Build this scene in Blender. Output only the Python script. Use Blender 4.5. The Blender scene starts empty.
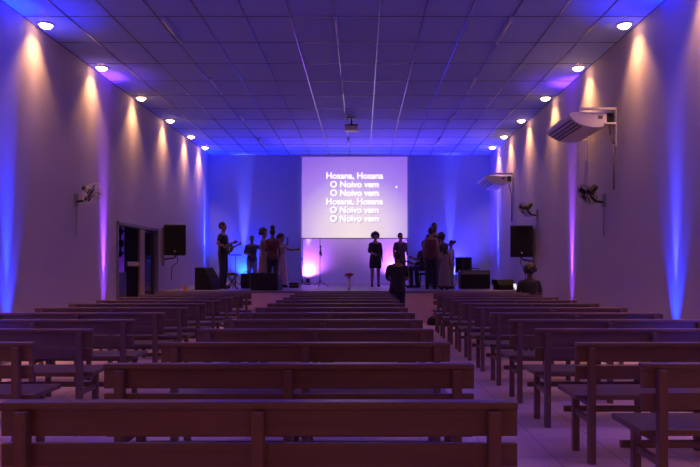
import bpy, bmesh, math, random
from mathutils import Vector, Matrix, Euler
random.seed(7)
Q = 1.15   # figure mesh coarseness
PI = math.pi
scene = bpy.context.scene
COL = scene.collection

# ------------------------------------------------------------------ frame of the place
EYE = 1.33            # camera height
F = 640.0             # focal length in pixels of the 700 px frame
XL, XR, YB, ZC = -4.97, 4.17, 20.9, 5.02   # left wall, right wall, back wall, ceiling
YS, ZS = 15.5, 0.774                        # stage front edge and stage top
def px(x, Y): return (x - 362) * Y / F       # the place at depth Y seen in picture column x
def pz(y, Y): return EYE + (268 - y) * Y / F
YF = -3.0                                   # where the modelled hall ends behind the camera

# ------------------------------------------------------------------ materials
def mat(name, col, rough=0.6, metal=0.0, var=0.12, scale=8.0, bump=0.0, stretch=(1, 1, 1), spec=0.5, sheen=0.0):
    m = bpy.data.materials.new(name); m.use_nodes = True
    nt = m.node_tree; b = nt.nodes['Principled BSDF']
    b.inputs['Roughness'].default_value = rough
    b.inputs['Metallic'].default_value = metal
    b.inputs['Specular IOR Level'].default_value = spec
    if sheen: b.inputs['Sheen Weight'].default_value = sheen
    tc = nt.nodes.new('ShaderNodeTexCoord'); mp = nt.nodes.new('ShaderNodeMapping')
    mp.inputs['Scale'].default_value = stretch
    n = nt.nodes.new('ShaderNodeTexNoise'); n.inputs['Scale'].default_value = scale
    n.inputs['Detail'].default_value = 4
    r = nt.nodes.new('ShaderNodeMix'); r.data_type = 'RGBA'
    r.inputs[6].default_value = (*[c * (1 - var) for c in col], 1)
    r.inputs[7].default_value = (*[min(1, c * (1 + var)) for c in col], 1)
    nt.links.new(tc.outputs['Object'], mp.inputs[0]); nt.links.new(mp.outputs[0], n.inputs['Vector'])
    nt.links.new(n.outputs['Fac'], r.inputs[0]); nt.links.new(r.outputs[2], b.inputs['Base Color'])
    if bump:
        bp = nt.nodes.new('ShaderNodeBump'); bp.inputs['Strength'].default_value = bump
        bp.inputs['Distance'].default_value = 0.01
        nt.links.new(n.outputs['Fac'], bp.inputs['Height']); nt.links.new(bp.outputs[0], b.inputs['Normal'])
    return m

def emit(name, col, strength):
    m = bpy.data.materials.new(name); m.use_nodes = True
    b = m.node_tree.nodes['Principled BSDF']
    b.inputs['Base Color'].default_value = (.8, .8, .8, 1)
    b.inputs['Emission Color'].default_value = (*col, 1); b.inputs['Emission Strength'].default_value = strength
    return m

def tile_mat(name, col, mortar, w, h, size, rough, var=.05):
    m = mat(name, col, rough, var=var, scale=3)
    nt = m.node_tree; b = nt.nodes['Principled BSDF']
    mix = [n for n in nt.nodes if n.type == 'MIX'][0]
    tc = [n for n in nt.nodes if n.type == 'TEX_COORD'][0]
    br = nt.nodes.new('ShaderNodeTexBrick'); br.offset = 0
    br.inputs['Scale'].default_value = 1; br.inputs['Mortar Size'].default_value = size
    br.inputs['Brick Width'].default_value = w; br.inputs['Row Height'].default_value = h
    br.inputs['Mortar'].default_value = (*mortar, 1)
    nt.links.new(tc.outputs['Object'], br.inputs['Vector'])
    nt.links.new(mix.outputs[2], br.inputs['Color1']); nt.links.new(mix.outputs[2], br.inputs['Color2'])
    nt.links.new(br.outputs['Color'], b.inputs['Base Color'])
    return m

M = {}
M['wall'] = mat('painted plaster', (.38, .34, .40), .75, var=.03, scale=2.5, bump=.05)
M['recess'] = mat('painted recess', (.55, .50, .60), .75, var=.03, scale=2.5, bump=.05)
M['backwall'] = mat('painted back wall', (.26, .33, .55), .75, var=.03, scale=2.5, bump=.05)  # bluer than the side walls, imitates the blue uplight wash in the colour
M['ceil'] = mat('ceiling panels', (.30, .41, .86), .8, var=.03, scale=6)  # blue tint stands in for blue light spread over the ceiling
M['grid'] = mat('grid metal', (.30, .31, .42), .25, .85, var=.05)
M['floor'] = tile_mat('floor tiles', (.66, .46, .40), (.36, .26, .24), .45, .45, .006, .38)
M['stage'] = mat('stage face paint', (.62, .45, .47), .6, var=.06, scale=4)
M['stagetop'] = mat('stage top', (.15, .12, .17), .4, var=.08, scale=4)
M['wood'] = mat('dark varnished wood', (.15, .088, .064), .36, var=.4, scale=6, bump=.04, stretch=(.35, 5, 5), spec=.5)
M['woodend'] = mat('varnished post wood', (.155, .09, .066), .38, var=.35, scale=6, bump=.04, stretch=(5, 5, .35))
M['white'] = mat('white plastic', (.58, .56, .56), .4, var=.04)
M['grey'] = mat('grey plastic', (.10, .10, .12), .5, var=.08)
M['black'] = mat('black plastic', (.010, .010, .013), .55, var=.2, spec=.3)
M['blackcloth'] = mat('black cloth', (.02, .02, .024), .85, var=.25, scale=20)
M['grille'] = mat('speaker grille', (.010, .010, .014), .8, 0, var=.3, scale=120, spec=.2)
M['metal'] = mat('black metal', (.04, .04, .045), .35, .7, var=.1)
M['tube'] = mat('unlit white tube', (.85, .85, .85), .15, var=.02)
M['chrome'] = mat('bright metal', (.6, .6, .62), .25, 1.0, var=.05)
M['dooredge'] = mat('ochre door wood', (.30, .20, .10), .5, var=.2, scale=6, stretch=(4, 4, .5))
M['darkdoor'] = mat('dark door panel', (.010, .009, .012), .95, spec=.05, var=.2)
M['bluedoor'] = mat('slate blue panel', (.03, .035, .07), .6, var=.15)
M['ochre'] = mat('ochre rail', (.42, .36, .10), .5, var=.15)
M['bulb'] = emit('warm lamp', (1, .52, .32), 45)
M['skinA'] = mat('brown skin', (.12, .058, .038), .55, var=.08)
M['skinB'] = mat('tan skin', (.24, .125, .085), .55, var=.08)
M['hair'] = mat('dark hair', (.016, .012, .011), .6, var=.4, scale=60, bump=.6)
M['lip'] = mat('lips', (.20, .06, .06), .5)
M['eye'] = mat('dark eyes', (.01, .01, .01), .15)
M['leaf'] = mat('dark leaves', (.03, .05, .03), .6, var=.4, scale=30)
M['petal'] = mat('red petals', (.42, .02, .03), .6, var=.3, scale=40)
M['orange'] = mat('orange plastic', (.9, .33, .04), .45)
M['glass'] = mat('dark glass', (.015, .017, .025), .06, var=.05)
M['red'] = mat('red lacquer', (.22, .012, .02), .2, var=.1)
M['fret'] = mat('neck wood', (.07, .035, .02), .4, var=.2)

# ------------------------------------------------------------------ mesh builder
class MB:
    def __init__(s): s.bm = bmesh.new()
    def box(s, x0, x1, y0, y1, z0, z1, rot=None, piv=None):
        r = bmesh.ops.create_cube(s.bm, size=1)
        vs = r['verts']
        bmesh.ops.scale(s.bm, verts=vs, vec=(x1 - x0, y1 - y0, z1 - z0))
        bmesh.ops.translate(s.bm, verts=vs, vec=((x0 + x1) / 2, (y0 + y1) / 2, (z0 + z1) / 2))
        if rot: bmesh.ops.rotate(s.bm, verts=vs, cent=piv or (0, 0, 0), matrix=Euler(rot).to_matrix())
        return s
    def cone(s, a, b, ra, rb, seg=16, caps=True):
        a, b = Vector(a), Vector(b); d = b - a
        r = bmesh.ops.create_cone(s.bm, cap_ends=caps, segments=seg, radius1=ra, radius2=rb, depth=d.length,
                                  matrix=Matrix.Translation((a + b) / 2) @ d.to_track_quat('Z', 'Y').to_matrix().to_4x4())
        return s
    def ell(s, c, r, u=16, v=10):
        V = s.bm.verts.new; Fc = s.bm.faces.new; cx, cy, cz = c
        top = V((cx, cy, cz + r[2])); bot = V((cx, cy, cz - r[2])); rows = []
        for k in range(1, v):
            a = PI * k / v; q = math.sin(a); z = cz + r[2] * math.cos(a)
            rows.append([V((cx + r[0] * q * math.cos(2 * PI * i / u), cy + r[1] * q * math.sin(2 * PI * i / u), z)) for i in range(u)])
        for i in range(u):
            n = (i + 1) % u
            Fc((top, rows[0][i], rows[0][n])); Fc((bot, rows[-1][n], rows[-1][i]))
            for p, w in zip(rows, rows[1:]): Fc((p[i], w[i], w[n], p[n]))
        return s
    def cap(s, a, b, ra, rb):
        a, b = Vector(a), Vector(b)
        if (b - a).length > 1e-4: s.cone(a, b, ra, rb, 14)
        s.ell(a, (ra,) * 3, 14, 8); s.ell(b, (rb,) * 3, 14, 8); return s
    def loft(s, rings, n=28):
        """rings: (z, rx, ry, cx, cy, fold)"""
        prev = None; first = None
        for z, rx, ry, cx, cy, fold in rings:
            vs = []
            for i in range(n):
                a = 2 * PI * i / n
                k = 1 + fold * math.cos(9 * a + z * 2)
                vs.append(s.bm.verts.new((cx + rx * k * math.cos(a), cy + ry * k * math.sin(a), z)))
            if prev:
                for i in range(n): s.bm.faces.new((prev[i], prev[(i + 1) % n], vs[(i + 1) % n], vs[i]))
            else: first = vs
            prev = vs
        s.bm.faces.new(list(reversed(first))); s.bm.faces.new(prev); return s
    def torus(s, c, R, r, axis='Z', seg=36, m=8, mtx=None):
        g = []
        for i in range(seg):
            a = 2 * PI * i / seg; ring = []
            for j in range(m):
                b = 2 * PI * j / m
                p = Vector(((R + r * math.cos(b)) * math.cos(a), (R + r * math.cos(b)) * math.sin(a), r * math.sin(b)))
                if mtx: p = mtx @ p
                ring.append(s.bm.verts.new(p + Vector(c)))
            g.append(ring)
        for i in range(seg):
            for j in range(m):
                s.bm.faces.new((g[i][j], g[(i + 1) % seg][j], g[(i + 1) % seg][(j + 1) % m], g[i][(j + 1) % m]))
        return s
    def prism(s, pts, x0, x1, axis='X'):
        """extrude polygon pts; axis X: pts are (y,z); axis Y: pts are (x,z); axis Z: pts are (x,y)"""
        def P(p, t): return {'X': (t, p[0], p[1]), 'Y': (p[0], t, p[1]), 'Z': (p[0], p[1], t)}[axis]
        a = [s.bm.verts.new(P(p, x0)) for p in pts]; b = [s.bm.verts.new(P(p, x1)) for p in pts]
        n = len(pts); s.bm.faces.new(a); s.bm.faces.new(b)
        for i in range(n): s.bm.faces.new((a[i], a[(i + 1) % n], b[(i + 1) % n], b[i]))
        return s
    def tube(s, pts, r, seg=8):
        for a, b in zip(pts, pts[1:]): s.cone(a, b, r, r, seg); 
        for p in pts[1:-1]: s.ell(p, (r,) * 3, 8, 6)
        return s
    def mesh(s, name):
        bmesh.ops.recalc_face_normals(s.bm, faces=s.bm.faces)
        me = bpy.data.meshes.new(name); s.bm.to_mesh(me); s.bm.free(); return me
    def build(s, name, m, parent=None, bevel=0, smooth=False, loc=None, rot=None):
        me = s.mesh(name); me.materials.append(m)
        o = bpy.data.objects.new(name, me); COL.objects.link(o)
        if parent: o.parent = parent
        if loc: o.location = loc
        if rot: o.rotation_euler = rot
        if smooth:
            for p in me.polygons: p.use_smooth = True
        if bevel:
            bv = o.modifiers.new('bevel', 'BEVEL'); bv.width = bevel; bv.segments = 2; bv.limit_method = 'ANGLE'
        return o

def thing(name, label, cat, loc=(0, 0, 0), rotz=0, group=None):
    o = bpy.data.objects.new(name, None); COL.objects.link(o)
    o.empty_display_size = .1
    o.location = loc; o.rotation_euler = (0, 0, rotz)
    o['label'] = label; o['category'] = cat
    if group: o['group'] = group
    return o
def tag(o, label, cat, group=None):
    o['label'] = label; o['category'] = cat
    if group: o['group'] = group
    return o
def struct(o): o['kind'] = 'structure'; return o
def dup(root, loc, rotz, label, group=None):
    r = root.copy(); COL.objects.link(r); r.location = loc; r.rotation_euler = (0, 0, rotz); r['label'] = label
    if group: r['group'] = group
    for ch in list(root.children):
        c = ch.copy(); COL.objects.link(c); c.parent = r
        for g in list(ch.children):
            d = g.copy(); COL.objects.link(d); d.parent = c
    return r

ORD = ['first', 'second', 'third', 'fourth', 'fifth', 'sixth', 'seventh', 'eighth', 'ninth', 'tenth', 'eleventh', 'twelfth']

# ------------------------------------------------------------------ the room
struct(MB().box(XL - .2, XR + .2, YF, YB + 1, -.12, 0).build('floor', M['floor']))
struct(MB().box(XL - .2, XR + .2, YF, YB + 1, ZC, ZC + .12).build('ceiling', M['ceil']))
struct(MB().box(XR, XR + .2, YF, YB + .2, 0, ZC).build('wall_right', M['wall']))
AX0, AX1, AZ, AD = px(301.5, YB), px(407.0, YB), ZS + 3.6, .75   # recess behind and below the screen
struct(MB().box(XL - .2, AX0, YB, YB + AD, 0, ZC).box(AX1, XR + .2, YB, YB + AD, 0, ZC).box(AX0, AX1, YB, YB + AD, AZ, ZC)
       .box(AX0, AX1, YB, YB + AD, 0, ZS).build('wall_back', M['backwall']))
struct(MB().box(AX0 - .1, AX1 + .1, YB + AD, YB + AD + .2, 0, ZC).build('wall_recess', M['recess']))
DY0, DY1, DZ = 12.95, 15.55, 2.28
struct(MB().box(XL - .2, XL, YF, DY0, 0, ZC).box(XL - .2, XL, DY1, YB + .2, 0, ZC)
       .box(XL - .2, XL, DY0, DY1, DZ, ZC).build('wall_left', M['wall']))
g = MB()
NX = 14
for i in range(NX + 1):
    x = XL + .005 + (XR - XL - .01) * i / NX
    g.box(x - .010, x + .010, YF, YB, ZC - .014, ZC)
y = YF + .5
while y < YB:
    g.box(XL, XR, y - .005, y + .005, ZC - .010, ZC); y += 1.08
struct(g.build('trim_1', M['grid']))
struct(MB().box(XL, AX0, YB - .02, YB, ZS, ZS + .1).box(AX1, XR, YB - .02, YB, ZS, ZS + .1).box(AX0, AX1, YB + AD - .03, YB + AD, ZS, ZS + .07).build('baseboard_back', M['stage'], bevel=.008))
struct(MB().box(XR - .015, XR, YF, YS, 0, .09).build('baseboard_right', M['wall']))
struct(MB().box(XL, XL + .015, YF, DY0 - .1, 0, .09).build('baseboard_left', M['wall']))

# stage
st = thing('stage_platform', 'wide raised stage with pinkish front face across the far end of the hall', 'stage', (-.4, YS, 0))
MB().box(XL + .42, XR + .38, 0, YB - YS - .02, 0, ZS - .05).build('platform_body', M['stage'], st)
MB().box(XL + .42, XR + .38, -.03, YB - YS - .02, ZS - .05, ZS).build('platform_top', M['stagetop'], st, bevel=.008)

# doorway in the left wall and the passage behind it
d1 = bpy.data.objects.new('door_1', None); COL.objects.link(d1); struct(d1); d1.location = (XL, DY0, 0)
L = DY1 - DY0
MB().box(-.22, .03, 0, .07, 0, DZ).box(-.22, .03, L - .07, L, 0, DZ).box(-.22, .03, 0, L, DZ - .07, DZ).build('door_frame', M['grey'], d1, bevel=.006)
MB().box(-.13, -.02, 1.45, 1.75, 0, DZ - .07).build('door_post', M['dooredge'], d1, bevel=.008)
MB().box(-.11, -.07, .72, 1.45, 0, DZ - .07).build('door_leaf', M['darkdoor'], d1, bevel=.005)
MB().box(-.07, -.03, .74, 1.44, 1.37, 1.47).build('push_rail', M['ochre'], d1, bevel=.01)
MB().box(-.11, -.06, .07, .72, 0, 1.24).build('half_door', M['bluedoor'], d1, bevel=.005)
MB().box(-.10, -.06, 1.80, 2.47, .1, DZ - .12).build('glass_pane', M['glass'], d1)
MB().box(-.12, -.04, 1.75, 1.81, 0, DZ - .07).box(-.12, -.04, 2.47, L - .07, 0, DZ - .07).box(-.12, -.04, 1.75, L - .07, 0, .1).build('glass_frame', M['grey'], d1)
struct(MB().box(XL - 1.9, XL - .2, 11.8, 20.2, -.12, 0).build('floor_passage', M['floor']))
struct(MB().box(XL - 2.0, XL - 1.9, 11.8, 20.2, 0, 3).build('wall_passage', M['wall']))
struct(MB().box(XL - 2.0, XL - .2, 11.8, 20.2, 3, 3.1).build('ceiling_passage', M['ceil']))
struct(MB().box(XL - 2.0, XL - .2, 20.1, 20.2, 0, 3).box(XL - 2.0, XL - .2, 11.7, 11.8, 0, 3).build('wall_passage_end', M['wall']))
hp = thing('hanging_planter', 'dark bushy hanging plant seen through the left doorway against violet light', 'plant', (px(120.3, 14.9), 14.9, 0))  # unclear dark shapes in the doorway, modelled as a hanging plant
MB().cone((0, 0, 2.3), (0, 0, 3.0), .006, .006, 6).build('cord', M['metal'], hp)
for zc, rr in ((2.18, .075), (1.90, .08), (1.66, .065)):
    b = MB()
    for k in range(26):
        v = Vector((random.gauss(0, 1), random.gauss(0, 1), random.gauss(0, 1))).normalized() * rr * random.uniform(.4, .85)
        b.ell((v.x, v.y, zc + v.z), (.035, .035, .03), 8, 6)
    b.build('foliage', M['leaf'], hp, smooth=True)
MB().cone((0, 0, 1.66), (0, 0, 2.3), .02, .02, 8).build('stem', M['leaf'], hp)

# ------------------------------------------------------------------ pews
U = .512
PEW_L = 3.85 * U
def make_pew(label, loc, rz, group):
    t = thing('church_pew', label, 'pew', loc, rz, group)
    h = PEW_L / 2
    MB().box(-h, h, -.012, .055, .790, .820).build('top_rail', M['wood'], t, bevel=.007)
    MB().box(-h, h, .004, .030, .688, .790).build('back_board', M['wood'], t, bevel=.003)
    MB().box(-h, h, .004, .030, .570, .660).build('back_board', M['wood'], t, bevel=.003)
    MB().box(-h + .12, h - .12, .030, .085, .585, .600).build('book_ledge', M['wood'], t, bevel=.003)
    MB().box(-h, h, .02, .43, .425, .460).build('seat', M['wood'], t, bevel=.008)
    MB().box(-h + .1, h - .1, .355, .38, .36, .425).build('seat_apron', M['wood'], t, bevel=.003)
    MB().box(-h + .02, h - .02, .325, .355, .275, .318).build('stretcher', M['wood'], t, bevel=.004)
    for x in (-h + .095, 0, h - .095):
        MB().box(x - .024, x + .024, -.045, .004, 0, .789).build('rear_leg', M['woodend'], t, bevel=.004)
        MB().box(x - .024, x + .024, .28, .325, 0, .425).build('front_leg', M['woodend'], t, bevel=.004)
        MB().box(x - .014, x + .014, .004, .28, .27, .31).build('side_rail', M['woodend'], t, bevel=.003)
        MB().box(x - .014, x + .014, .004, .28, .385, .425).build('seat_bearer', M['woodend'], t, bevel=.003)
    return t
proto = None
CX = {'middle': (-2.67 * U + 1.16 * U) / 2, 'right': (2.85 + 6.70) * U / 2, 'left': -(4.42 + 8.27) * U / 2}
for blk, rows in (('middle', range(12)), ('right', range(1, 12)), ('left', range(2, 12))):
    for i in rows:
        n = i if blk == 'middle' else i - rows[0]
        where = 'from the camera' if i < 7 else None
        if i == 11: lab = 'dark wooden church pew in the %s block, frontmost row next to the stage' % blk
        elif i < 7: lab = 'dark wooden church pew in the %s block, %s row counted from the camera' % (blk, ORD[n])
        else: lab = 'dark wooden church pew in the %s block, %s row back from the stage' % (blk, ORD[11 - i])
        loc = (CX[blk] + random.uniform(-.008, .008) + (.045 if (blk, i) == ('right', 1) else 0), 2.44 + .97 * i + random.uniform(-.012, .012), 0)
        rz = random.uniform(-.004, .004)
        grp = 'wooden pews of the %s block' % blk
        if proto is None: proto = make_pew(lab, loc, rz, grp)
        else: dup(proto, loc, rz, lab, grp)

# ------------------------------------------------------------------ lights: LED uplights along the walls
def spot(parent, loc, target, power, col, size, blend=1.0, radius=.03, name='lamp'):
    l = bpy.data.lights.new(name, 'SPOT'); l.energy = power; l.color = col
    l.spot_size = math.radians(size); l.spot_blend = blend; l.shadow_soft_size = radius
    o = bpy.data.objects.new(name, l); COL.objects.link(o); o.parent = parent
    o.location = loc
    o.rotation_euler = (Vector(target) - Vector(loc)).to_track_quat('-Z', 'Y').to_euler()
    return o
BLUE, VIO, MAG, SKY = (.003, .030, 1), (.30, .05, 1), (.48, .13, .95), (.12, .22, 1)
lens_m = {}
def uplight(loc, wall_dir, halo, core, pow_h, pow_c, label, wide=12, spread=34, mid=1.0, cs=8):
    """wall_dir: unit vector from the can to its wall"""
    t = thing('led_uplight', label, 'stage light', loc, 0, 'LED uplights along the walls')
    w = Vector(wall_dir)
    MB().cone((0, 0, .05), (0, 0, .20), .055, .075, 20).build('housing', M['black'], t, bevel=.004)
    MB().torus((0, 0, .20), .072, .008).build('rim', M['metal'], t, smooth=True)
    key = halo
    if key not in lens_m: lens_m[key] = emit('lit LED lens', core, 6)
    MB().cone((0, 0, .195), (0, 0, .203), .066, .066, 20).build('lens', lens_m[key], t)
    side = Vector((w.y, w.x, 0))
    b = MB()
    for s in (-1, 1):
        p = side * .085 * s
        b.tube([(p.x, p.y, .015), (p.x, p.y, .13)], .008)
    q = side * .085
    b.tube([(-q.x, -q.y, .012), (q.x, q.y, .012)], .012)
    b.build('yoke', M['metal'], t, smooth=True)
    spot(t, (0, 0, .22), tuple(w * .16 + Vector((0, 0, 5.5))), pow_h * wide, halo, spread, 1.0, .05, 'halo_lamp')
    spot(t, (0, 0, .22), tuple(w * .15 + Vector((0, 0, 5.0))), pow_h * 34 * mid, halo, 13, 1.0, .02, 'beam_lamp')
    spot(t, (0, 0, .22), tuple(w * .16 + Vector((0, 0, 2.4))), pow_c * 8, core, cs, 1.0, .02, 'core_lamp')
    return t
BV = (.05, .035, 1)
UP_R = [(8.5, BLUE, (.30, .22, 1), 'blue', 20, 36, 2.2), (12.7, VIO, (.75, .3, 1), 'violet', 6, 30, 2.2), (19.6, BLUE, (.4, .55, 1), 'pale blue', 16, 34, 1.2), (4.6, BLUE, (.3, .3, 1), 'blue', 48, 80, 1.0)]
UP_L = [(8.95, BLUE, (.02, .06, 1), 'blue', 16, 36, 3.2), (12.3, VIO, (.75, .3, 1), 'violet', 6, 30, 2.2), (20.2, BLUE, (.4, .55, 1), 'pale blue', 16, 34, 1.2), (4.6, BLUE, (.3, .3, 1), 'blue', 48, 80, 1.0)]
for side, X, w, rows in (('right', XR - .13, (1, 0, 0), UP_R), ('left', XL + .13, (-1, 0, 0), UP_L)):
    for (Y, h, c, nm, wide, spread, mid) in rows:
        if Y < 5: lab = 'black LED uplight by the %s wall nearest the camera' % side  # unseen pair, added to wash the near ceiling blue
        else: lab = 'black LED uplight throwing a %s stripe up the %s wall' % (nm, side)
        uplight((X, Y, ZS if Y > YS else 0), w, h, c, 150, 480 if Y > 19 else 240, lab, wide, spread, mid)
for X, Y, h, c, nm, wide, spread, mid, kc in (
        (px(243, 20.7), YB, BLUE, (.6, .5, 1), 'blue light up the back wall behind the musician at the left', 14, 135, 1.0, 2.4),
        (px(307.5, 21.3), YB + AD, MAG, (1, .82, .85), 'white and pink light up the wall under the left screen corner', 6, 165, .25, 2.6),
        (px(397, 21.3), YB + AD, MAG, (.8, .35, 1), 'magenta light below the right edge of the screen', 8, 165, .25, .8),
        (px(451, 20.7), YB, BV, (.4, .4, 1), 'blue light up the back wall behind the right group', 18, 135, 1.0, 1.6)):
    uplight((X, Y - .19, ZS), (0, 1, 0), h, c, 130, 70 * kc, 'black LED uplight throwing ' + nm, wide, spread, mid, 13)
# added passage lamp, stands in for the violet reflection in the doorway
t = uplight((XL - 1.9 + .12, 18.7, 0), (-1, 0, 0), VIO, (.75, .45, 1), 60, 60, 'LED uplight throwing a violet stripe in the passage behind the doorway', 10, 120, 1.5, 12)

# ceiling downlights
DLY = [1.6, 3.6, 5.6, 7.65, 9.68, 11.75, 13.85, 15.95, 17.9, 19.5]
for side, X, wd in (('left', XL + .19, -1), ('right', XR - .20, 1)):
    for i, Y in enumerate(DLY):
        k = i - 4
        lab = ('round warm downlight in the ceiling along the %s wall, %s from the camera in view' % (side, ORD[k])) if k >= 0 else \
              ('round warm downlight by the %s wall, %s one behind the first in view' % (side, ORD[-k - 1]))
        t = thing('ceiling_downlight', lab, 'ceiling light', (X, Y, ZC), 0, 'warm downlights along the %s wall' % side)
        MB().torus((0, 0, -.012), .105, .012).build('trim_ring', M['white'], t, smooth=True)
        MB().ell((0, 0, -.004), (.095, .095, .07), 20, 10).build('diffuser', M['bulb'], t, smooth=True)
        for q in (-1, 1):
            spot(t, (wd * .075, q * .035, -.12), (wd * .145, q * .24, -1.1), 370, (1, .47, .16), 68, 1.0, .11, 'down_lamp')
        spot(t, (0, 0, -.12), (-wd * 1.0, 0, -1.6), 85, (1, .40, .24), 110, 1.0, .10, 'spill_lamp')

# fluorescent battens, switched off
for i, Y in enumerate((6.9, 9.85, 12.8, 15.75, 18.6)):
    for X, nm in ((-2.92, 'left'), (-.39, 'middle'), (2.18, 'right')):
        t = thing('fluorescent_batten', 'unlit slim fluorescent fitting on the ceiling, %s column, %s row from the camera' % (nm, ORD[i]),
                  'ceiling light', (X, Y, ZC - .014), 0, 'unlit fluorescent fittings on the ceiling')
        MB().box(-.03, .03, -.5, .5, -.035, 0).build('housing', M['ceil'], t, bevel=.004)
        MB().cone((0, -.46, -.055), (0, .46, -.055), .014, .014, 12).build('tube', M['tube'], t, smooth=True)
        MB().box(-.014, .014, -.49, -.46, -.072, -.03).box(-.014, .014, .46, .49, -.072, -.03).build('end_socket', M['white'], t)

# ------------------------------------------------------------------ projection screen with lyrics
SY = YB - .07
sx0, sx1 = px(302, SY), px(407.3, SY); sz0, sz1 = pz(238.3, SY), pz(157, SY)
sc = thing('projection_screen', 'bright projection screen with white lyrics on the back wall', 'screen', ((sx0 + sx1) / 2, SY, sz0))
m = bpy.data.materials.new('projected picture'); m.use_nodes = True
nt = m.node_tree; b = nt.nodes['Principled BSDF']; b.inputs['Roughness'].default_value = .8
tc = nt.nodes.new('ShaderNodeTexCoord'); mp = nt.nodes.new('ShaderNodeMapping')
mp.inputs['Location'].default_value = (0, 0, -.05); mp.inputs['Scale'].default_value = (.34, 0, .36)
ln = nt.nodes.new('ShaderNodeVectorMath'); ln.operation = 'LENGTH'
cr = nt.nodes.new('ShaderNodeValToRGB')
els = cr.color_ramp.elements
els[0].position = .05; els[0].color = (.86, .72, .66, 1)
els[1].position = 1.0; els[1].color = (.25, .11, .58, 1)
e = els.new(.38); e.color = (.74, .58, .68, 1)
e = els.new(.72); e.color = (.36, .20, .66, 1)
nt.links.new(tc.outputs['Object'], mp.inputs[0]); nt.links.new(mp.outputs[0], ln.inputs[0])
nt.links.new(ln.outputs['Value'], cr.inputs[0]); nt.links.new(cr.outputs[0], b.inputs['Emission Color'])
b.inputs['Emission Strength'].default_value = 2.2; b.inputs['Base Color'].default_value = (.3, .3, .3, 1)
W = sx1 - sx0; Hs = sz1 - sz0
MB().box(-W / 2, W / 2, 0, .012, 0, Hs).build('screen_surface', m, sc)
MB().cone((-W / 2 - .02, .006, 0), (W / 2 + .02, .006, 0), .015, .015, 10).build('bottom_bar', M['black'], sc)
MB().box(-W / 2 - .05, W / 2 + .05, -.03, .07, Hs, Hs + .1).build('roller_case', M['white'], sc, bevel=.02)
def text_mesh(txt, size, ext, off):
    c = bpy.data.curves.new('t', 'FONT'); c.body = txt; c.size = size; c.extrude = ext; c.offset = off
    c.align_x = 'CENTER'; c.align_y = 'CENTER'
    o = bpy.data.objects.new('t', c); COL.objects.link(o)
    me = bpy.data.meshes.new_from_object(o.evaluated_get(bpy.context.evaluated_depsgraph_get()))
    bpy.data.objects.remove(o); return me
tm = emit('projected white letters', (1, .97, 1), 2.6)
tf = emit('fainter projected letters', (1, .97, .98), 2.7)
sh = emit('projected letter shade', (.40, .32, .42), 1.1)
for k, (txt, yy) in enumerate((('Hosana, Hosana', 176), ('O Noivo vem', 184.6), ('O Noivo vem', 193.1), ('Hosana, Hosana', 201.8), ('O Noivo vem', 210.3), ('O Noivo vem', 218.9))):
    me = text_mesh(txt, .285, .002, .005); me.materials.append(tm if k < 3 else tf)
    o = bpy.data.objects.new('lyric_line', me); COL.objects.link(o); o.parent = sc
    o.rotation_euler = (PI / 2, 0, 0); o.location = (px(354.5, SY) - (sx0 + sx1) / 2, -.006, pz(yy, SY) - sz0)
    o['label'] = 'white lyric line %s from the top reading %s' % (ORD[k], txt)
    if k >= 3:
        me2 = text_mesh(txt, .285, .001, .004); me2.materials.append(sh)
        q = bpy.data.objects.new('letter_shade', me2); COL.objects.link(q); q.parent = o
        q.location = (.026, -.026, -.003)
MB().cone((0, -.004, 0), (0, 0, 0), .03, .03, 16).build('light_dot', tm, sc, loc=(px(396.5, SY) - (sx0 + sx1) / 2, -.001, pz(187, SY) - sz0))

# projector
PY = 15.7
pj = thing('ceiling_projector', 'white and black projector hanging from the ceiling in the hall centre', 'projector', (px(351.5, PY), PY, ZC - .014))
MB().box(-.09, .09, -.09, .09, -.015, 0).build('mount_plate', M['metal'], pj, bevel=.003)
MB().cone((0, 0, -.2), (0, 0, 0), .02, .02, 12).build('drop_pole', M['metal'], pj)
MB().box(-.16, .16, -.14, .14, -.21, -.18).box(-.04, .04, -.04, .04, -.19, -.15).build('cradle', M['black'], pj, bevel=.004)
MB().box(-.165, .165, -.15, .15, -.32, -.21).build('projector_body', M['white'], pj, bevel=.018)
MB().cone((.07, .15, -.26), (.07, .18, -.26), .04, .04, 16).build('lens', M['eye'], pj)
for s in (-1, 1): MB().ell((s * .06, -.03, -.03), (.018,) * 3, 10, 6).build('bolt_cap', M['chrome'], pj, smooth=True)

# ------------------------------------------------------------------ air conditioners on wall brackets
def make_ac(label, Y):
    t = thing('air_conditioner', label, 'air conditioner', (XR, Y, 3.62), 0, 'air conditioners hung on the right wall')
    prof = [(-.15, .04), (-.15, .26), (-.72, .27), (-.775, .245), (-.76, .19), (-.68, .11), (-.55, .05), (-.38, .015), (-.24, .015)]
    MB().prism(prof, 0, 1.3, 'Y').build('casing', M['white'], t, bevel=.012)
    b = MB()
    for k in range(4):
        f = k / 3; x = -.735 + .17 * f; z = .155 - .10 * f - .02 * f * (1 - f)
        b.box(x - .012, x + .012, .05, 1.25, z - .022, z - .004)
    b.build('air_louvre', M['grey'], t)
    MB().box(-.30, -.22, -.008, .01, .16, .215).build('end_panel', M['grey'], t, bevel=.003)
    for y in (-.05, 1.33):
        b = MB()
        b.box(-.024, -.012, y, y + .05, -.30, .34).box(-.62, -.012, y, y + .045, .295, .335).box(-.20, -.02, y, y + .04, .06, .09)
        b.build('wall_bracket', M['white'], t, bevel=.004)
    MB().box(-.16, -.03, .02, .2, .1, .26).build('pipe_cover', M['black'], t, bevel=.02)
    MB().tube([(-.09, .08, .1), (-.07, .06, -.1), (-.02, .05, -.25), (-.02, .05, -1.0)], .012).build('drain_pipe', M['grey'], t, smooth=True)
    return t
make_ac('large white wall air conditioner nearest the camera, below the ceiling lights', 10.5)
make_ac('white wall air conditioner further away, near the stage corner', 17.7)

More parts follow.
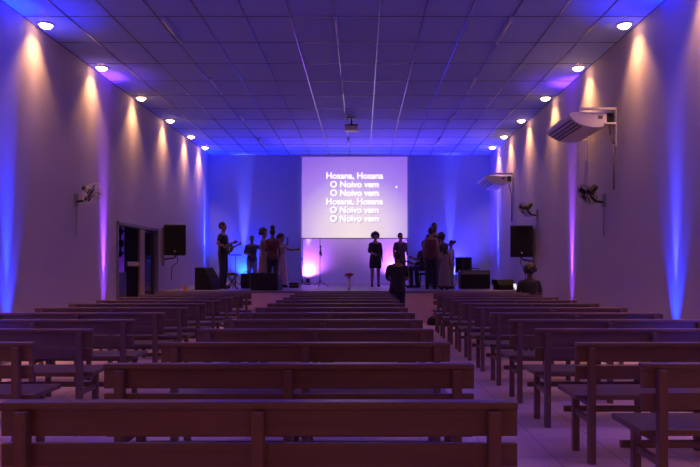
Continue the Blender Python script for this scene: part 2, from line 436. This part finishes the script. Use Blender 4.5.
# ------------------------------------------------------------------ wall fans
def make_fan(label, X, Y, Z, side, tilt, yaw, white=False):
    """side: +1 right wall, -1 left wall"""
    t = thing('wall_fan', label, 'fan', (X, Y, Z), 0, 'oscillating fans on the side walls')
    s = -side
    m1 = M['black']; gm = M['white'] if white else M['metal']
    MB().box(min(0, s * .03), max(0, s * .03), -.06, .06, -.12, .1).build('wall_plate', M['grey'] , t, bevel=.008)
    MB().tube([(s * .02, 0, -.04), (s * .16, 0, -.02), (s * .24, 0, .07)], .022).build('arm', m1, t, smooth=True)
    head = Matrix.Translation((s * .26, 0, .13)) @ Euler((0, 0, yaw)).to_matrix().to_4x4() @ Euler((tilt, 0, 0)).to_matrix().to_4x4()
    def place(o): o.matrix_local = head; return o
    # head frame: axis along -Y (faces the hall's rear), tilted down
    place(MB().cone((0, .16, 0), (0, -.02, 0), .05, .07, 16).build('motor', m1, t, bevel=.01))
    g = MB(); R = .21
    for yy, rr in ((-.06, R), (-.11, R * .82), (-.005, R * .82), (-.125, R * .45), (.0, R * .45)):
        g.torus((0, yy, 0), rr, .003, mtx=Matrix.Rotation(PI / 2, 3, 'X'), seg=32, m=6)
    for k in range(24):
        a = 2 * PI * k / 24; c, d = math.cos(a), math.sin(a)
        g.tube([(.05 * c, -.13, .05 * d), (R * .82 * c, -.11, R * .82 * d), (R * c, -.06, R * d), (R * .82 * c, -.005, R * .82 * d), (.05 * c, .002, .05 * d)], (.0018), 5)
    place(g.build('guard', gm, t, smooth=True))
    for k in range(3):
        b = MB(); a = 2 * PI * k / 3
        b.box(.03, .165, -.065, -.057, -.05, .05, rot=(.45, 0, 0), piv=(0, -.06, 0))
        bmesh.ops.rotate(b.bm, verts=b.bm.verts, cent=(0, -.06, 0), matrix=Matrix.Rotation(a, 3, 'Y'))
        place(b.build('blade', m1, t, bevel=.003))
    place(MB().ell((0, -.13, 0), (.05, .02, .05), 14, 8).build('hub_cap', gm, t, smooth=True))
    MB().tube([(s * .02, 0, -.1), (s * .012, .01, -.5), (s * .012, 0, -.62)], .006).build('cord', M['grey'], t, smooth=True)
    return t
make_fan('black oscillating fan on the right wall below the large air conditioner', XR, 11.0, 2.5, 1, .72, -1.4)
make_fan('black oscillating fan on the right wall above the loudspeaker', XR, 15.2, 2.62, 1, .72, -1.4)
make_fan('fan with pale guard on the left wall beside the violet stripe', XL, 11.1, 2.52, -1, .55, 1.3, True)

# ------------------------------------------------------------------ loudspeakers on the walls
def make_speaker(label, X, Y, Z, side):
    t = thing('wall_loudspeaker', label, 'loudspeaker', (X, Y, Z), side * -.10, 'loudspeakers on the side walls')
    w, h, d = .54, .76, .42
    MB().prism([(-w / 2, 0), (w / 2, 0), (w / 2 - .09, d), (-w / 2 + .09, d)], 0, h, 'Z').build('cabinet', M['black'], t, bevel=.015)
    MB().box(-w / 2 + .025, w / 2 - .025, -.014, .004, .025, h - .025).build('front_grille', M['grille'], t, bevel=.006)
    MB().cone((0, -.018, .10), (0, -.012, .10), .022, .022, 16).build('badge', M['chrome'], t)
    MB().tube([(0, .2, .02), (side * .05, .2, -.06), (side * (w / 2 + .03), .22, -.10)], .02).build('tilt_arm', M['metal'], t, smooth=True)
    MB().box(side * (w / 2 + .06) - .03, side * (w / 2 + .06) + .03, .17, .27, -.26, .70).build('wall_rail', M['grey'], t, bevel=.004)
    MB().tube([(0, .3, 0), (.02, .28, -.16), (side * .12, .26, -.28), (side * .14, .26, -.62)], .009).build('cable', M['black'], t, smooth=True)
    return t
make_speaker('black loudspeaker on the right wall below a small fan', 3.83, 15.35, pz(257, 15.35), 1)
make_speaker('black loudspeaker on the left wall beside the doorway', -4.62, 15.8, pz(255.3, 15.8), -1)

# ------------------------------------------------------------------ things on the stage
def wedge(name, label, x, y, w, h, d, rz, slope=.45):
    t = thing(name, label, 'stage monitor', (x, y, ZS), rz, None)
    prof = [(-d / 2, 0), (d / 2, 0), (d / 2, h), (-d * .05, h), (-d / 2, h * slope)]
    MB().prism(prof, -w / 2, w / 2, 'X').build('cabinet', M['black'], t, bevel=.012)
    # grille on the sloped baffle
    p0, p1 = Vector((-d / 2, h * slope)), Vector((-d * .05, h)); n = Vector((-(p1 - p0).y, (p1 - p0).x)).normalized()
    a, b = p0 + (p1 - p0) * .06 + n * .008, p0 + (p1 - p0) * .94 + n * .008
    a2, b2 = a - n * .02, b - n * .02
    MB().prism([tuple(a), tuple(b), tuple(b2), tuple(a2)], -w / 2 + .025, w / 2 - .025, 'X').build('grille', M['grille'], t, bevel=.003)
    return t
wedge('stage_monitor', 'large black wedge monitor on the stage behind the two small objects at left', px(207.5, 16.4), 16.4, .46, .57, .46, 1.25)
wedge('stage_monitor', 'wide black wedge monitor in front of the three singers', px(268, 16.2), 16.0, .70, .44, .45, PI * .95, .55)
wedge('stage_monitor', 'small black wedge monitor at the right end of the stage', px(503, 16.6), 16.4, .48, .26, .35, .3)
t = thing('bass_amplifier', 'wide dark amplifier cabinet at right beside the group of people', 'amplifier', (px(474, 16.6), 16.4, ZS))
MB().box(-.38, .38, 0, .4, .02, .50).build('cabinet', M['black'], t, bevel=.02)
MB().box(-.35, .35, -.012, .004, .05, .37).build('front_grille', M['grille'], t, bevel=.004)
MB().box(-.35, .35, -.010, .004, .39, .47).build('control_panel', M['grey'], t, bevel=.003)
for k in range(6): MB().cone((-.28 + k * .11, -.03, .43), (-.28 + k * .11, -.008, .43), .014, .016, 10).build('knob', M['chrome'], t)
MB().tube([(-.12, .2, .50), (-.12, .2, .54), (.12, .2, .54), (.12, .2, .50)], .012).build('handle', M['metal'], t, smooth=True)
t = thing('floor_drum', 'dark round drum on legs behind the amplifier', 'drum', (px(463.5, 18.2), 18.2, ZS))
MB().cone((0, 0, .42), (0, 0, .86), .235, .235, 28).build('shell', M['black'], t)
for z in (.44, .84): MB().torus((0, 0, z), .242, .013).build('hoop', M['metal'], t, smooth=True)
MB().cone((0, 0, .86), (0, 0, .865), .23, .23, 28).build('drum_head', M['grey'], t)
for k in range(3):
    a = 2 * PI * k / 3 + .3
    MB().tube([(.25 * math.cos(a), .25 * math.sin(a), .7), (.25 * math.cos(a), .25 * math.sin(a), .15), (.31 * math.cos(a), .31 * math.sin(a), .008)], .008).build('leg', M['metal'], t, smooth=True)
t = thing('equipment_case', 'tall narrow black equipment case left of the wide wedge monitor', 'case', (px(245, 16.3), 16.3, ZS))
MB().box(-.11, .11, 0, .3, .03, .42).build('case_body', M['black'], t, bevel=.02)
MB().box(-.112, .112, -.003, .303, .24, .262).build('seam_strip', M['metal'], t)
MB().tube([(-.05, .15, .42), (-.05, .15, .46), (.05, .15, .46), (.05, .15, .42)], .009).build('handle', M['metal'], t, smooth=True)
t = thing('folded_stand', 'black folding stool beside the guitarist on the stage', 'stool', (px(232, 16.4), 16.4, ZS))
MB().ell((0, 0, .40), (.17, .15, .035), 20, 10).build('seat', M['blackcloth'], t, smooth=True)
for s in (-1, 1):
    MB().tube([(-.14 * s, -.11, .012), (.12 * s, -.1, .38)], .012).build('leg', M['metal'], t)
    MB().tube([(-.14 * s, .11, .012), (.12 * s, .1, .38)], .012).build('leg', M['metal'], t)
t = thing('orange_cup', 'small orange cup at the left edge of the stage', 'cup', (px(185, 15.8), 15.8, ZS))
MB().cone((0, 0, 0), (0, 0, .10), .04, .055, 18).build('cup_body', M['orange'], t, bevel=.004)
MB().torus((0, 0, .10), .054, .005).build('rim', M['white'], t, smooth=True)
o = MB().torus((0, 0, .07), .05, .018, mtx=Matrix.Rotation(PI / 2, 3, 'X')).build('tape_roll', M['white'], smooth=True, loc=(px(191.5, 15.9), 15.9, ZS))
tag(o, 'small pale roll of tape standing beside the orange cup', 'tape')

t = thing('flower_vase', 'white vase of red flowers at the stage centre below the screen', 'vase', (px(349, 16.6), 16.6, ZS))
prof = [(0, .05), (.02, .055), (.10, .035), (.18, .03), (.26, .05), (.28, .055)]
MB().loft([(z, r, r, 0, 0, 0) for z, r in prof]).build('vase_body', M['white'], t, smooth=True)
b = MB()
for k in range(12): 
    a = k * 2.4; r = .11 * math.sqrt((k + .5) / 12)
    zf = .37 + .03 * math.cos(k * 1.7)
    b.tube([(0, 0, .25), (r * math.cos(a), r * math.sin(a), zf)], .004, 5)
b.build('stems', M['leaf'], t)
for k in range(12):
    a = k * 2.4; r = .11 * math.sqrt((k + .5) / 12); z = .385 + .03 * math.cos(k * 1.7)
    b = MB()
    for j in range(6):
        q = 2 * PI * j / 6
        b.ell((r * math.cos(a) + .018 * math.cos(q), r * math.sin(a) + .018 * math.sin(q), z), (.022, .022, .016), 8, 6)
    b.build('flower', M['petal'], t, smooth=True)

def mic_stand(label, x, y, h, kind):
    t = thing('microphone_stand', label, 'microphone stand', (x, y, ZS), 0, 'stands on the stage')
    MB().cone((0, 0, .1), (0, 0, h), .011, .009, 10).build('pole', M['metal'], t)
    for k in range(3):
        a = 2 * PI * k / 3 + .4
        MB().tube([(0, 0, .17), (.26 * math.cos(a), .26 * math.sin(a), .012)], .010).build('leg', M['metal'], t, smooth=True)
    MB().cone((0, 0, .14), (0, 0, .22), .02, .02, 12).build('collar', M['black'], t)
    if kind == 'bar':
        MB().box(-.17, .17, -.03, .03, h, h + .03).build('crossbar', M['black'], t, bevel=.006)
    elif kind == 'mic':
        MB().cone((0, 0, h * .66), (0, 0, h * .74), .02, .02, 12).build('clutch', M['black'], t)
        MB().tube([(0, 0, h * .68), (.03, -.05, h * .74)], .012).build('clip', M['black'], t, smooth=True)
        m_ = MB().cap((.05, -.08, h * .64), (.02, -.06, h * .80), .014, .02).ell((.015, -.055, h * .83), (.03, .03, .035), 12, 8)
        m_.build('microphone', M['black'], t, smooth=True)
    else:
        MB().cone((0, 0, h * .55), (0, 0, h * .6), .02, .02, 12).build('clutch', M['black'], t)
    return t
mic_stand('black stand with a short crossbar beside the guitarist', px(235.5, 17.6), 17.6, .90, 'bar')
mic_stand('bare black stand pole at the left edge of the screen', px(302.3, 18.6), 18.6, 1.42, 'pole')
mic_stand('black stand holding a clipped microphone below the screen', px(320, 18.8), 18.8, 1.42, 'mic')
t = thing('cable_box', 'small black stage box on the floor right of the singers', 'stage box', (px(294, 18.0), 18.0, ZS))
MB().box(-.13, .13, -.1, .1, 0, .15).build('box_body', M['black'], t, bevel=.012)
for k in range(4): MB().cone((-.09 + .06 * k, -.11, .08), (-.09 + .06 * k, -.099, .08), .016, .016, 10).build('socket', M['chrome'], t)
t = thing('black_bag', 'black bag on the floor at the foot of the stage beside the right aisle', 'bag', (px(437, 14.9), 14.9, 0))
MB().loft([(0, .2, .11, 0, 0, 0), (.03, .24, .13, 0, 0, 0), (.14, .22, .12, 0, 0, .02), (.2, .15, .07, 0, 0, 0)]).build('bag_body', M['blackcloth'], t, smooth=True)
MB().tube([(-.1, 0, .19), (-.07, 0, .27), (.07, 0, .27), (.1, 0, .19)], .011).build('strap', M['black'], t, smooth=True)

# ------------------------------------------------------------------ people
WORK = bpy.data.scenes.new('work')
def remeshed(mb, name, voxel, smooth=6):
    me = mb.mesh('tmp'); o = bpy.data.objects.new('tmp', me); WORK.collection.objects.link(o)
    r = o.modifiers.new('r', 'REMESH'); r.mode = 'VOXEL'; r.voxel_size = voxel * Q
    s = o.modifiers.new('s', 'SMOOTH'); s.iterations = smooth; s.factor = .5
    WORK.view_layers[0].update()
    out = bpy.data.meshes.new_from_object(o.evaluated_get(WORK.view_layers[0].depsgraph))
    out.name = name; bpy.data.objects.remove(o); bpy.data.meshes.remove(me)
    for p in out.polygons: p.use_smooth = True
    return out

def hand(b, w, d, up, s, curl):
    """palm with four fingers and a thumb; w wrist, d forearm direction, up: back-of-hand side, s: side of the thumb"""
    d = d.normalized(); side = d.cross(up).normalized() * s; nrm = side.cross(d).normalized() * s
    for j, (o, ln) in enumerate(((.027, .068), (.009, .078), (-.009, .072), (-.026, .056))):
        base = w + d * .015 + side * o * .6; kn = w + d * .088 + side * o
        b.cap(base, kn, .013, .012)
        m1 = kn + (d * math.cos(curl) - nrm * math.sin(curl)) * ln * .55
        m2 = m1 + (d * math.cos(curl * 2.2) - nrm * math.sin(curl * 2.2)) * ln * .5
        b.cap(kn, m1, .0105, .0095); b.cap(m1, m2, .0095, .008)
    t0 = w + d * .025 + side * .022; t1 = t0 + (side * .8 + d * .7).normalized() * .045; t2 = t1 + (d + side * .2 - nrm * .3).normalized() * .032
    b.cap(t0, t1, .014, .012); b.cap(t1, t2, .011, .009)

ARM = {  # elbow, wrist for the figure's left (+x) side at 1.75 m, facing -y
    'down': ((.245, .03, 1.15), (.265, -.05, .91)),
    'bent': ((.245, .03, 1.16), (.13, -.22, 1.08)),
    'clasp': ((.24, .02, 1.16), (.06, -.20, 1.06)),
    'mic': ((.26, -.10, 1.20), (.08, -.25, 1.42)),
    'out': ((.27, -.16, 1.26), (.32, -.42, 1.26)),
    'strum': ((.28, .04, 1.18), (.06, -.20, 1.06)),
    'neck': ((.28, .0, 1.17), (.37, -.14, 1.22)),
    'hold': ((.27, .0, 1.15), (.27, -.22, 1.21)),
    'phone': ((.25, -.02, 1.16), (.10, -.27, 1.20)),
    'side': ((.36, -.02, 1.28), (.60, -.06, 1.24)),
}
def person(label, x, y, z, rotz, H, skin, la, ra, clothes, hair, female=False, seated=None, lean=0.0, group='people at the stage'):
    t = thing('person', label, 'person', (x, y, z), rotz, group)
    k = H / 1.75
    sw = .155 if female else .185
    hip = .92
    dz = 0.0 if seated is None else (seated + .105) / k - hip       # the trunk drops onto the seat
    V = lambda a: Vector((a[0], a[1], a[2] + dz))
    L = {}
    for s, pose in ((1, la), (-1, ra)):
        e, w = ARM[pose]
        sh = Vector((s * sw, 0, 1.385))
        fx = sw / .19
        L[s] = (V(sh), V((s * e[0] * fx, e[1], e[2])), V((s * w[0] * fx, w[1], w[2])))
    if seated is None:
        leg = {s: (Vector((s * .09, 0, .90)), Vector((s * .10, -.02, .49)), Vector((s * .105, .02, .085))) for s in (1, -1)}
    else:
        leg = {s: (Vector((s * .09, 0, hip + dz)), Vector((s * .13, -.43, hip + dz + .0)), Vector((s * .13, -.40, .085))) for s in (1, -1)}
    def trunk(e, z0, z1, b):
        R = [(.84, .145, .105), (.93, .168, .118), (1.02, .150, .108), (1.10, .138, .102), (1.24, .160, .118), (1.34, .172, .112), (1.41, .150, .092), (1.455, .085, .070)]
        if female: R = [(.84, .150, .110), (.93, .172, .122), (1.02, .145, .105), (1.10, .122, .095), (1.23, .143, .125), (1.33, .150, .112), (1.41, .132, .084), (1.455, .075, .065)]
        pts = [r for r in R if z0 <= r[0] <= z1]
        b.loft([(r[0] + dz, r[1] + e, r[2] + e, 0, 0, 0) for r in pts])
    b = MB()
    trunk(0, 0, 2, b)
    for s in (1, -1):
        S, E, Wr = L[s]
        b.cap(V((s * .04, .005, 1.45)), S, .042, .052)
        b.cap(S, E, .050, .039); b.cap(E, E.lerp(Wr, .35), .039, .040); b.cap(E.lerp(Wr, .35), Wr, .040, .026)
        up = Vector((s, -.2, .2)) if la != 'out' else Vector((0, 0, 1))
        dd = Wr - E
        hand(b, Wr, dd, Vector((s * 1.0, .1, .15)) if abs(dd.normalized().x) < .8 else Vector((0, -.3, 1)), 1 if s > 0 else -1, .35 if (la if s > 0 else ra) in ('down', 'out', 'side') else .75)
        a, kn, an = leg[s]
        b.cap(a, kn, .088, .060); b.cap(kn, kn.lerp(an, .35), .058, .060); b.cap(kn.lerp(an, .35), an, .060, .038)
        b.cap(an + Vector((0, .02, -.04)), an + Vector((s * .01, -.13, -.047)), .036, .030)
        b.cap(an + Vector((0, 0, 0)), an + Vector((0, .01, -.04)), .04, .04)
    b.cap(V((0, .012, 1.42)), V((0, -.005, 1.55)), .058, .052)
    # head
    b.ell(V((0, .012, 1.655)), (.074, .093, .100)); b.ell(V((0, -.022, 1.585)), (.058, .068, .066))
    b.ell(V((0, -.072, 1.548)), (.024, .020, .018))
    b.cap(V((0, -.086, 1.650)), V((0, -.107, 1.612)), .011, .014)
    b.ell(V((0, -.086, 1.576)), (.024, .012, .010)); b.ell(V((0, -.078, 1.668)), (.052, .012, .010))
    for s in (1, -1):
        b.ell(V((s * .077, .012, 1.628)), (.010, .022, .032)); b.ell(V((s * .040, -.062, 1.610)), (.020, .018, .016))
    me = remeshed(b, 'body', .0085, 5)
    for m_ in (skin, M['eye'], M['lip']): me.materials.append(m_)
    for p in me.polygons:
        c = p.center
        if c.y < -.05:
            zz = c.z - dz
            if abs(zz - 1.641) < .008 and .020 < abs(c.x) < .042: p.material_index = 1
            elif abs(zz - 1.576) < .011 and abs(c.x) < .024 and c.y < -.08: p.material_index = 2
    def link(me, name, m_=None, lab=None):
        if m_: me.materials.append(m_)
        o = bpy.data.objects.new(name, me); COL.objects.link(o); o.parent = t; o.scale = (k, k, k)
        if lab: o['label'] = lab
        return o
    link(me, 'body')
    for c in clothes:
        b = MB(); kind, m_ = c[0], c[1]
        if kind in ('shirt', 'dress'):
            sl = c[2]
            hem = c[3] if kind == 'dress' else .84
            if kind == 'shirt': trunk(.016, .83, 1.42, b)
            else:
                trunk(.014, .92, 1.42, b)
                if seated is None:
                    w = c[4]
                    b.loft([(hem, w, w * .82, 0, 0, .05), (hem + (.95 - hem) * .5, (w + .19) / 2 + .005, (w + .16) / 2 * .82, 0, 0, .04), (.95, .188, .138, 0, 0, .0), (1.06, .155, .115, 0, 0, 0)], 54)
            for s in (1, -1):
                S, E, Wr = L[s]
                b.cap(V((s * .05, .005, 1.42)), S, .050, .060 if sl > 0 else .045)
                if sl > 0: b.cap(S, S.lerp(E, min(1, sl)), .061, .054)
                if sl > 1: b.cap(E, E.lerp(Wr, sl - 1), .054, .038)
            me = remeshed(b, kind, .011, 4)
        elif kind == 'trousers':
            trunk(.012, .83, .99, b) if seated is None else b.loft([(hip + dz + zz, rx, ry, 0, 0, 0) for zz, rx, ry in ((-.085, .15, .115), (0, .185, .135), (.09, .165, .12))])
            for s in (1, -1):
                a, kn, an = leg[s]
                b.cap(a, kn, .102, .078); b.cap(kn, an + Vector((0, 0, .01)), .076, .062)
            me = remeshed(b, kind, .011, 4)
        elif kind == 'shorts':
            continue
        link(me, kind, m_, None)
    for s in (1, -1):   # shoes
        an = leg[s][2]; b = MB()
        b.cap(an + Vector((0, .025, -.035)), an + Vector((s * .01, -.145, -.043)), .046, .038)
        b.box(an.x - .045, an.x + .045, an.y - .18, an.y + .07, 0, .012)
        link(remeshed(b, 'shoe', .009, 3), 'shoe', M['black'])
    b = MB(); vox = .009
    b.ell(V((0, .022, 1.672)), (.083, .096, .098))
    if hair == 'short': b.ell(V((0, .035, 1.66)), (.082, .088, .095))
    if hair == 'long':
        b.ell(V((0, .05, 1.64)), (.10, .085, .12)); b.loft([(1.33 + dz, .09, .03, 0, .085, .05), (1.45 + dz, .105, .05, 0, .075, .03), (1.62 + dz, .10, .07, 0, .05, 0)])
    if hair == 'updo':
        b.ell(V((0, .03, 1.66)), (.085, .09, .10)); b.ell(V((0, .045, 1.79)), (.075, .075, .075))
    if hair == 'bun':
        b.ell(V((0, .03, 1.66)), (.085, .09, .10)); b.ell(V((0, .14, 1.70)), (.065, .06, .062))
    if hair == 'afro':
        for _ in range(46):
            a = random.uniform(0, 2 * PI); e = random.uniform(-.55, 1.5)
            v = Vector((math.cos(a) * math.cos(e), math.sin(a) * math.cos(e), math.sin(e)))
            if v.y < -.35 and v.z < .55: continue
            b.ell(V((v.x * .105, .035 + v.y * .105, 1.675 + v.z * .10)), (.052,) * 3, 8, 6)
    link(remeshed(b, 'hair', vox, 2), 'hair', M['hair'])
    if lean:
        t.rotation_euler = (lean, 0, rotz)
    return t

C = {}
def cloth(n, col, var=.2, scale=10): 
    C[n] = mat(n, col, .85, var=var, scale=scale, sheen=.2); return C[n]
cloth('dark navy cloth', (.014, .014, .022)); cloth('burgundy cloth', (.09, .016, .032)); cloth('dark denim', (.012, .015, .03))
cloth('pale pink cloth', (.36, .22, .25)); cloth('sand cloth', (.27, .17, .13)); cloth('pale blue trousers', (.14, .17, .30))
cloth('slate shirt', (.03, .034, .06)); cloth('pale shirt', (.45, .44, .52)); cloth('grey print', (.17, .13, .15), .8, 45)
cloth('dark floral', (.06, .022, .045), 1.0, 30); cloth('black tee', (.008, .008, .010))

person('guitarist in dark T-shirt and jeans standing at the far left of the stage', px(223, 17.3), 17.3, ZS, 1.4, 1.79, M['skinB'], 'neck', 'strum',
       [('shirt', C['dark navy cloth'], .55), ('trousers', C['dark denim'])], 'short')
person('person in slate shirt and pale trousers reaching out an arm, behind the guitarist', px(252, 19.4), 19.4, ZS, .35, 1.53, M['skinA'], 'side', 'bent',
       [('shirt', C['slate shirt'], 1.1), ('trousers', C['pale blue trousers'])], 'short')
person('woman with round afro hair in a long sand dress turned to the right', px(264, 18.7), 18.7, ZS, 1.35, 1.68, M['skinB'], 'down', 'bent',
       [('dress', C['sand cloth'], 0, .12, .24)], 'afro', True)
person('person seen from behind in burgundy top and dark trousers among the left singers', px(272.5, 17.4), 17.4, ZS, 3.3, 1.62, M['skinA'], 'bent', 'down',
       [('shirt', C['burgundy cloth'], .3), ('trousers', C['dark denim'])], 'updo', True)
pm = person('woman in a long pink dress singing into a handheld microphone', px(281.5, 18.3), 18.3, ZS, 1.0, 1.50, M['skinB'], 'out', 'mic',
       [('dress', C['pale pink cloth'], .4, .10, .23)], 'afro', True)
person('woman in a short black dress with curly hair facing the hall below the screen', px(375.3, 19.2), 19.2, ZS, .08, 1.60, M['skinB'], 'down', 'clasp',
       [('dress', C['black tee'], 1.5, .60, .20)], 'afro', True)
person('person in dark floral shirt near the right edge of the screen', px(400.5, 19.1), 19.1, ZS, .5, 1.60, M['skinB'], 'bent', 'down',
       [('shirt', C['dark floral'], .7), ('trousers', C['dark denim'])], 'short')
person('person in black T-shirt standing in front of the stage beside the middle pews', px(397.3, 13.9), 13.9, 0, PI + .05, 1.69, M['skinA'], 'bent', 'bent',
       [('shirt', C['black tee'], .75), ('trousers', C['black tee'])], 'short')
person('person seen from behind in sleeveless burgundy top at the right of the stage', px(431, 17.0), 17.0, ZS, PI - .25, 1.63, M['skinB'], 'down', 'down',
       [('shirt', C['burgundy cloth'], 0), ('trousers', C['dark denim'])], 'short', True)
person('tallest person of the right group, dark shirt, behind the burgundy top', px(434.5, 18.8), 18.8, ZS, .3, 1.88, M['skinA'], 'down', 'down',
       [('shirt', C['dark navy cloth'], .6), ('trousers', C['dark denim'])], 'short')
person('woman with round dark hair and dark clothes in the middle of the right group', px(442.5, 18.1), 18.1, ZS, 2.4, 1.52, M['skinA'], 'down', 'bent',
       [('shirt', C['dark navy cloth'], .6), ('trousers', C['dark denim'])], 'afro', True)
person('shorter person in pale shirt with bunned hair at the right of the group', px(451, 17.3), 17.3, ZS, -1.3, 1.30, M['skinB'], 'down', 'bent',
       [('shirt', C['pale shirt'], .8), ('trousers', C['pale blue trousers'])], 'bun', True)
person('short person in grey patterned dress seen from behind at the front of the group', px(444.5, 16.5), 16.5, ZS, PI + .2, 1.17, M['skinA'], 'down', 'down',
       [('dress', C['grey print'], .7, .14, .25)], 'long', True)
gp = person('seated guitarist in dark clothes half hidden behind the burgundy top', px(424, 17.75), 17.75, ZS, -2.4, 1.6, M['skinA'], 'neck', 'strum',
       [('shirt', C['dark navy cloth'], .7), ('trousers', C['dark denim'])], 'short', seated=.45)
ps = person('person seen from behind sitting in the frontmost right pew with a lit phone', px(530, 13.3), 13.34, 0, PI, 1.70, M['skinA'], 'hold', 'bent',
       [('shirt', C['black tee'], .7), ('trousers', C['black tee'])], 'afro', seated=.46)
t = thing('low_stool', 'low dark stool under the seated guitarist', 'stool', (px(424, 17.75), 17.78, ZS))
MB().cone((0, 0, .36), (0, 0, .42), .17, .17, 24).build('seat', M['blackcloth'], t, bevel=.015)
for q in range(4):
    a = PI / 4 + q * PI / 2
    MB().tube([(.12 * math.cos(a), .12 * math.sin(a), .37), (.17 * math.cos(a), .17 * math.sin(a), .012)], .012).build('leg', M['metal'], t, smooth=True)

def guitar(label, origin, rotz, scale, col, elev, bodypos):
    t = thing('guitar', label, 'guitar', origin, rotz)
    t.scale = (scale,) * 3
    pts = []
    for q in range(40):
        a = 2 * PI * q / 40
        r = .165 + .035 * math.cos(2 * a) + .025 * math.cos(a + PI) 
        pts.append((r * 1.25 * math.cos(a), r * math.sin(a) * (1 - .18 * math.exp(-((math.cos(a) - .15) / .3) ** 2))))
    R = Matrix.Translation(bodypos) @ Matrix.Rotation(elev, 4, 'Y')
    def add(mb, name, m_, **kw):
        o = mb.build(name, m_, t, **kw); o.matrix_local = R; return o
    add(MB().prism(pts, -.03, .03, 'Y'), 'guitar_body', col, bevel=.012)
    add(MB().box(.16, .66, -.055, -.03, -.024, .024), 'neck', M['fret'], bevel=.006)
    add(MB().box(.66, .80, -.05, -.032, -.036, .036), 'headstock', M['fret'], bevel=.006)
    add(MB().box(-.13, -.09, -.045, -.03, -.05, .05), 'bridge', M['chrome'], bevel=.004)
    add(MB().cone((.03, -.034, 0), (.03, -.030, 0), .045, .045, 20), 'sound_hole', M['eye'])
    for s in (-1, 1):
        b = MB()
        for q in range(3): b.ell((.685 + q * .045, -.04, s * .046), (.009, .009, .012), 8, 6)
        add(b, 'tuning_peg', M['chrome'], smooth=True)
    return t
guitar('dark guitar held by the guitarist at the far left', (px(223, 17.3), 17.3, ZS), 1.4, 1.0, M['black'], -.22, (-.05, -.20, 1.08))
guitar('red guitar on the lap of the seated guitarist', (px(424, 17.75), 17.75, ZS), -2.4, .9, M['red'], -.20, (-.06, -.23, .70))

# microphone in the singer's hand
mk = 1.50 / 1.75
h = Vector((-.08 * .165 / .19, -.25, 1.42)) * mk
t = thing('handheld_microphone', 'black microphone held to the mouth by the woman in pink', 'microphone', (px(281.5, 18.3), 18.3, ZS), 1.0)
dd = Vector((.0, .5, .87)).normalized() * 1
base = h + Vector((.03, -.03, .03))
MB().cone(base - Vector((0, .0, .06)), base + Vector((.01, .0, .12)), .011, .017, 12).build('handle', M['black'], t, smooth=True)
MB().ell(base + Vector((.012, .0, .14)), (.027, .027, .032), 14, 10).build('mic_head', M['metal'], t, smooth=True)
# phone
t = thing('mobile_phone', 'lit phone held by the person in the frontmost right pew', 'phone', (px(515.5, 13.56), 13.60, pz(287, 13.6)), 0)
MB().box(-.038, .038, -.004, .004, -.075, .075, rot=(-.2, 0, .3)).build('phone_body', M['black'], t, bevel=.003)
MB().box(-.034, .034, -.0055, -.0040, -.068, .068, rot=(-.2, 0, .3)).build('screen', emit('lit phone screen', (.9, .92, 1), 2.0), t)

bpy.data.scenes.remove(WORK)
# ------------------------------------------------------------------ world, camera, view
w = bpy.data.worlds.new('World'); scene.world = w; w.use_nodes = True
bg = w.node_tree.nodes['Background']; bg.inputs[0].default_value = (.66, .20, .20, 1); bg.inputs[1].default_value = 1.35
cam = bpy.data.cameras.new('Camera'); co = bpy.data.objects.new('Camera', cam); COL.objects.link(co)
cam.sensor_width = 36; cam.lens = F / 700 * 36
cam.shift_x = -12 / 700; cam.shift_y = 34.5 / 700
cam.clip_start = .05; cam.clip_end = 200
co.location = (0, 0, EYE); co.rotation_euler = (PI / 2, 0, 0)
scene.camera = co
scene.view_settings.view_transform = 'Standard'; scene.view_settings.look = 'None'
scene.view_settings.exposure = -1.1; scene.view_settings.gamma = 1
scene.view_settings.use_curve_mapping = False
scene.cycles.use_denoising = True
scene.cycles.max_bounces = 8
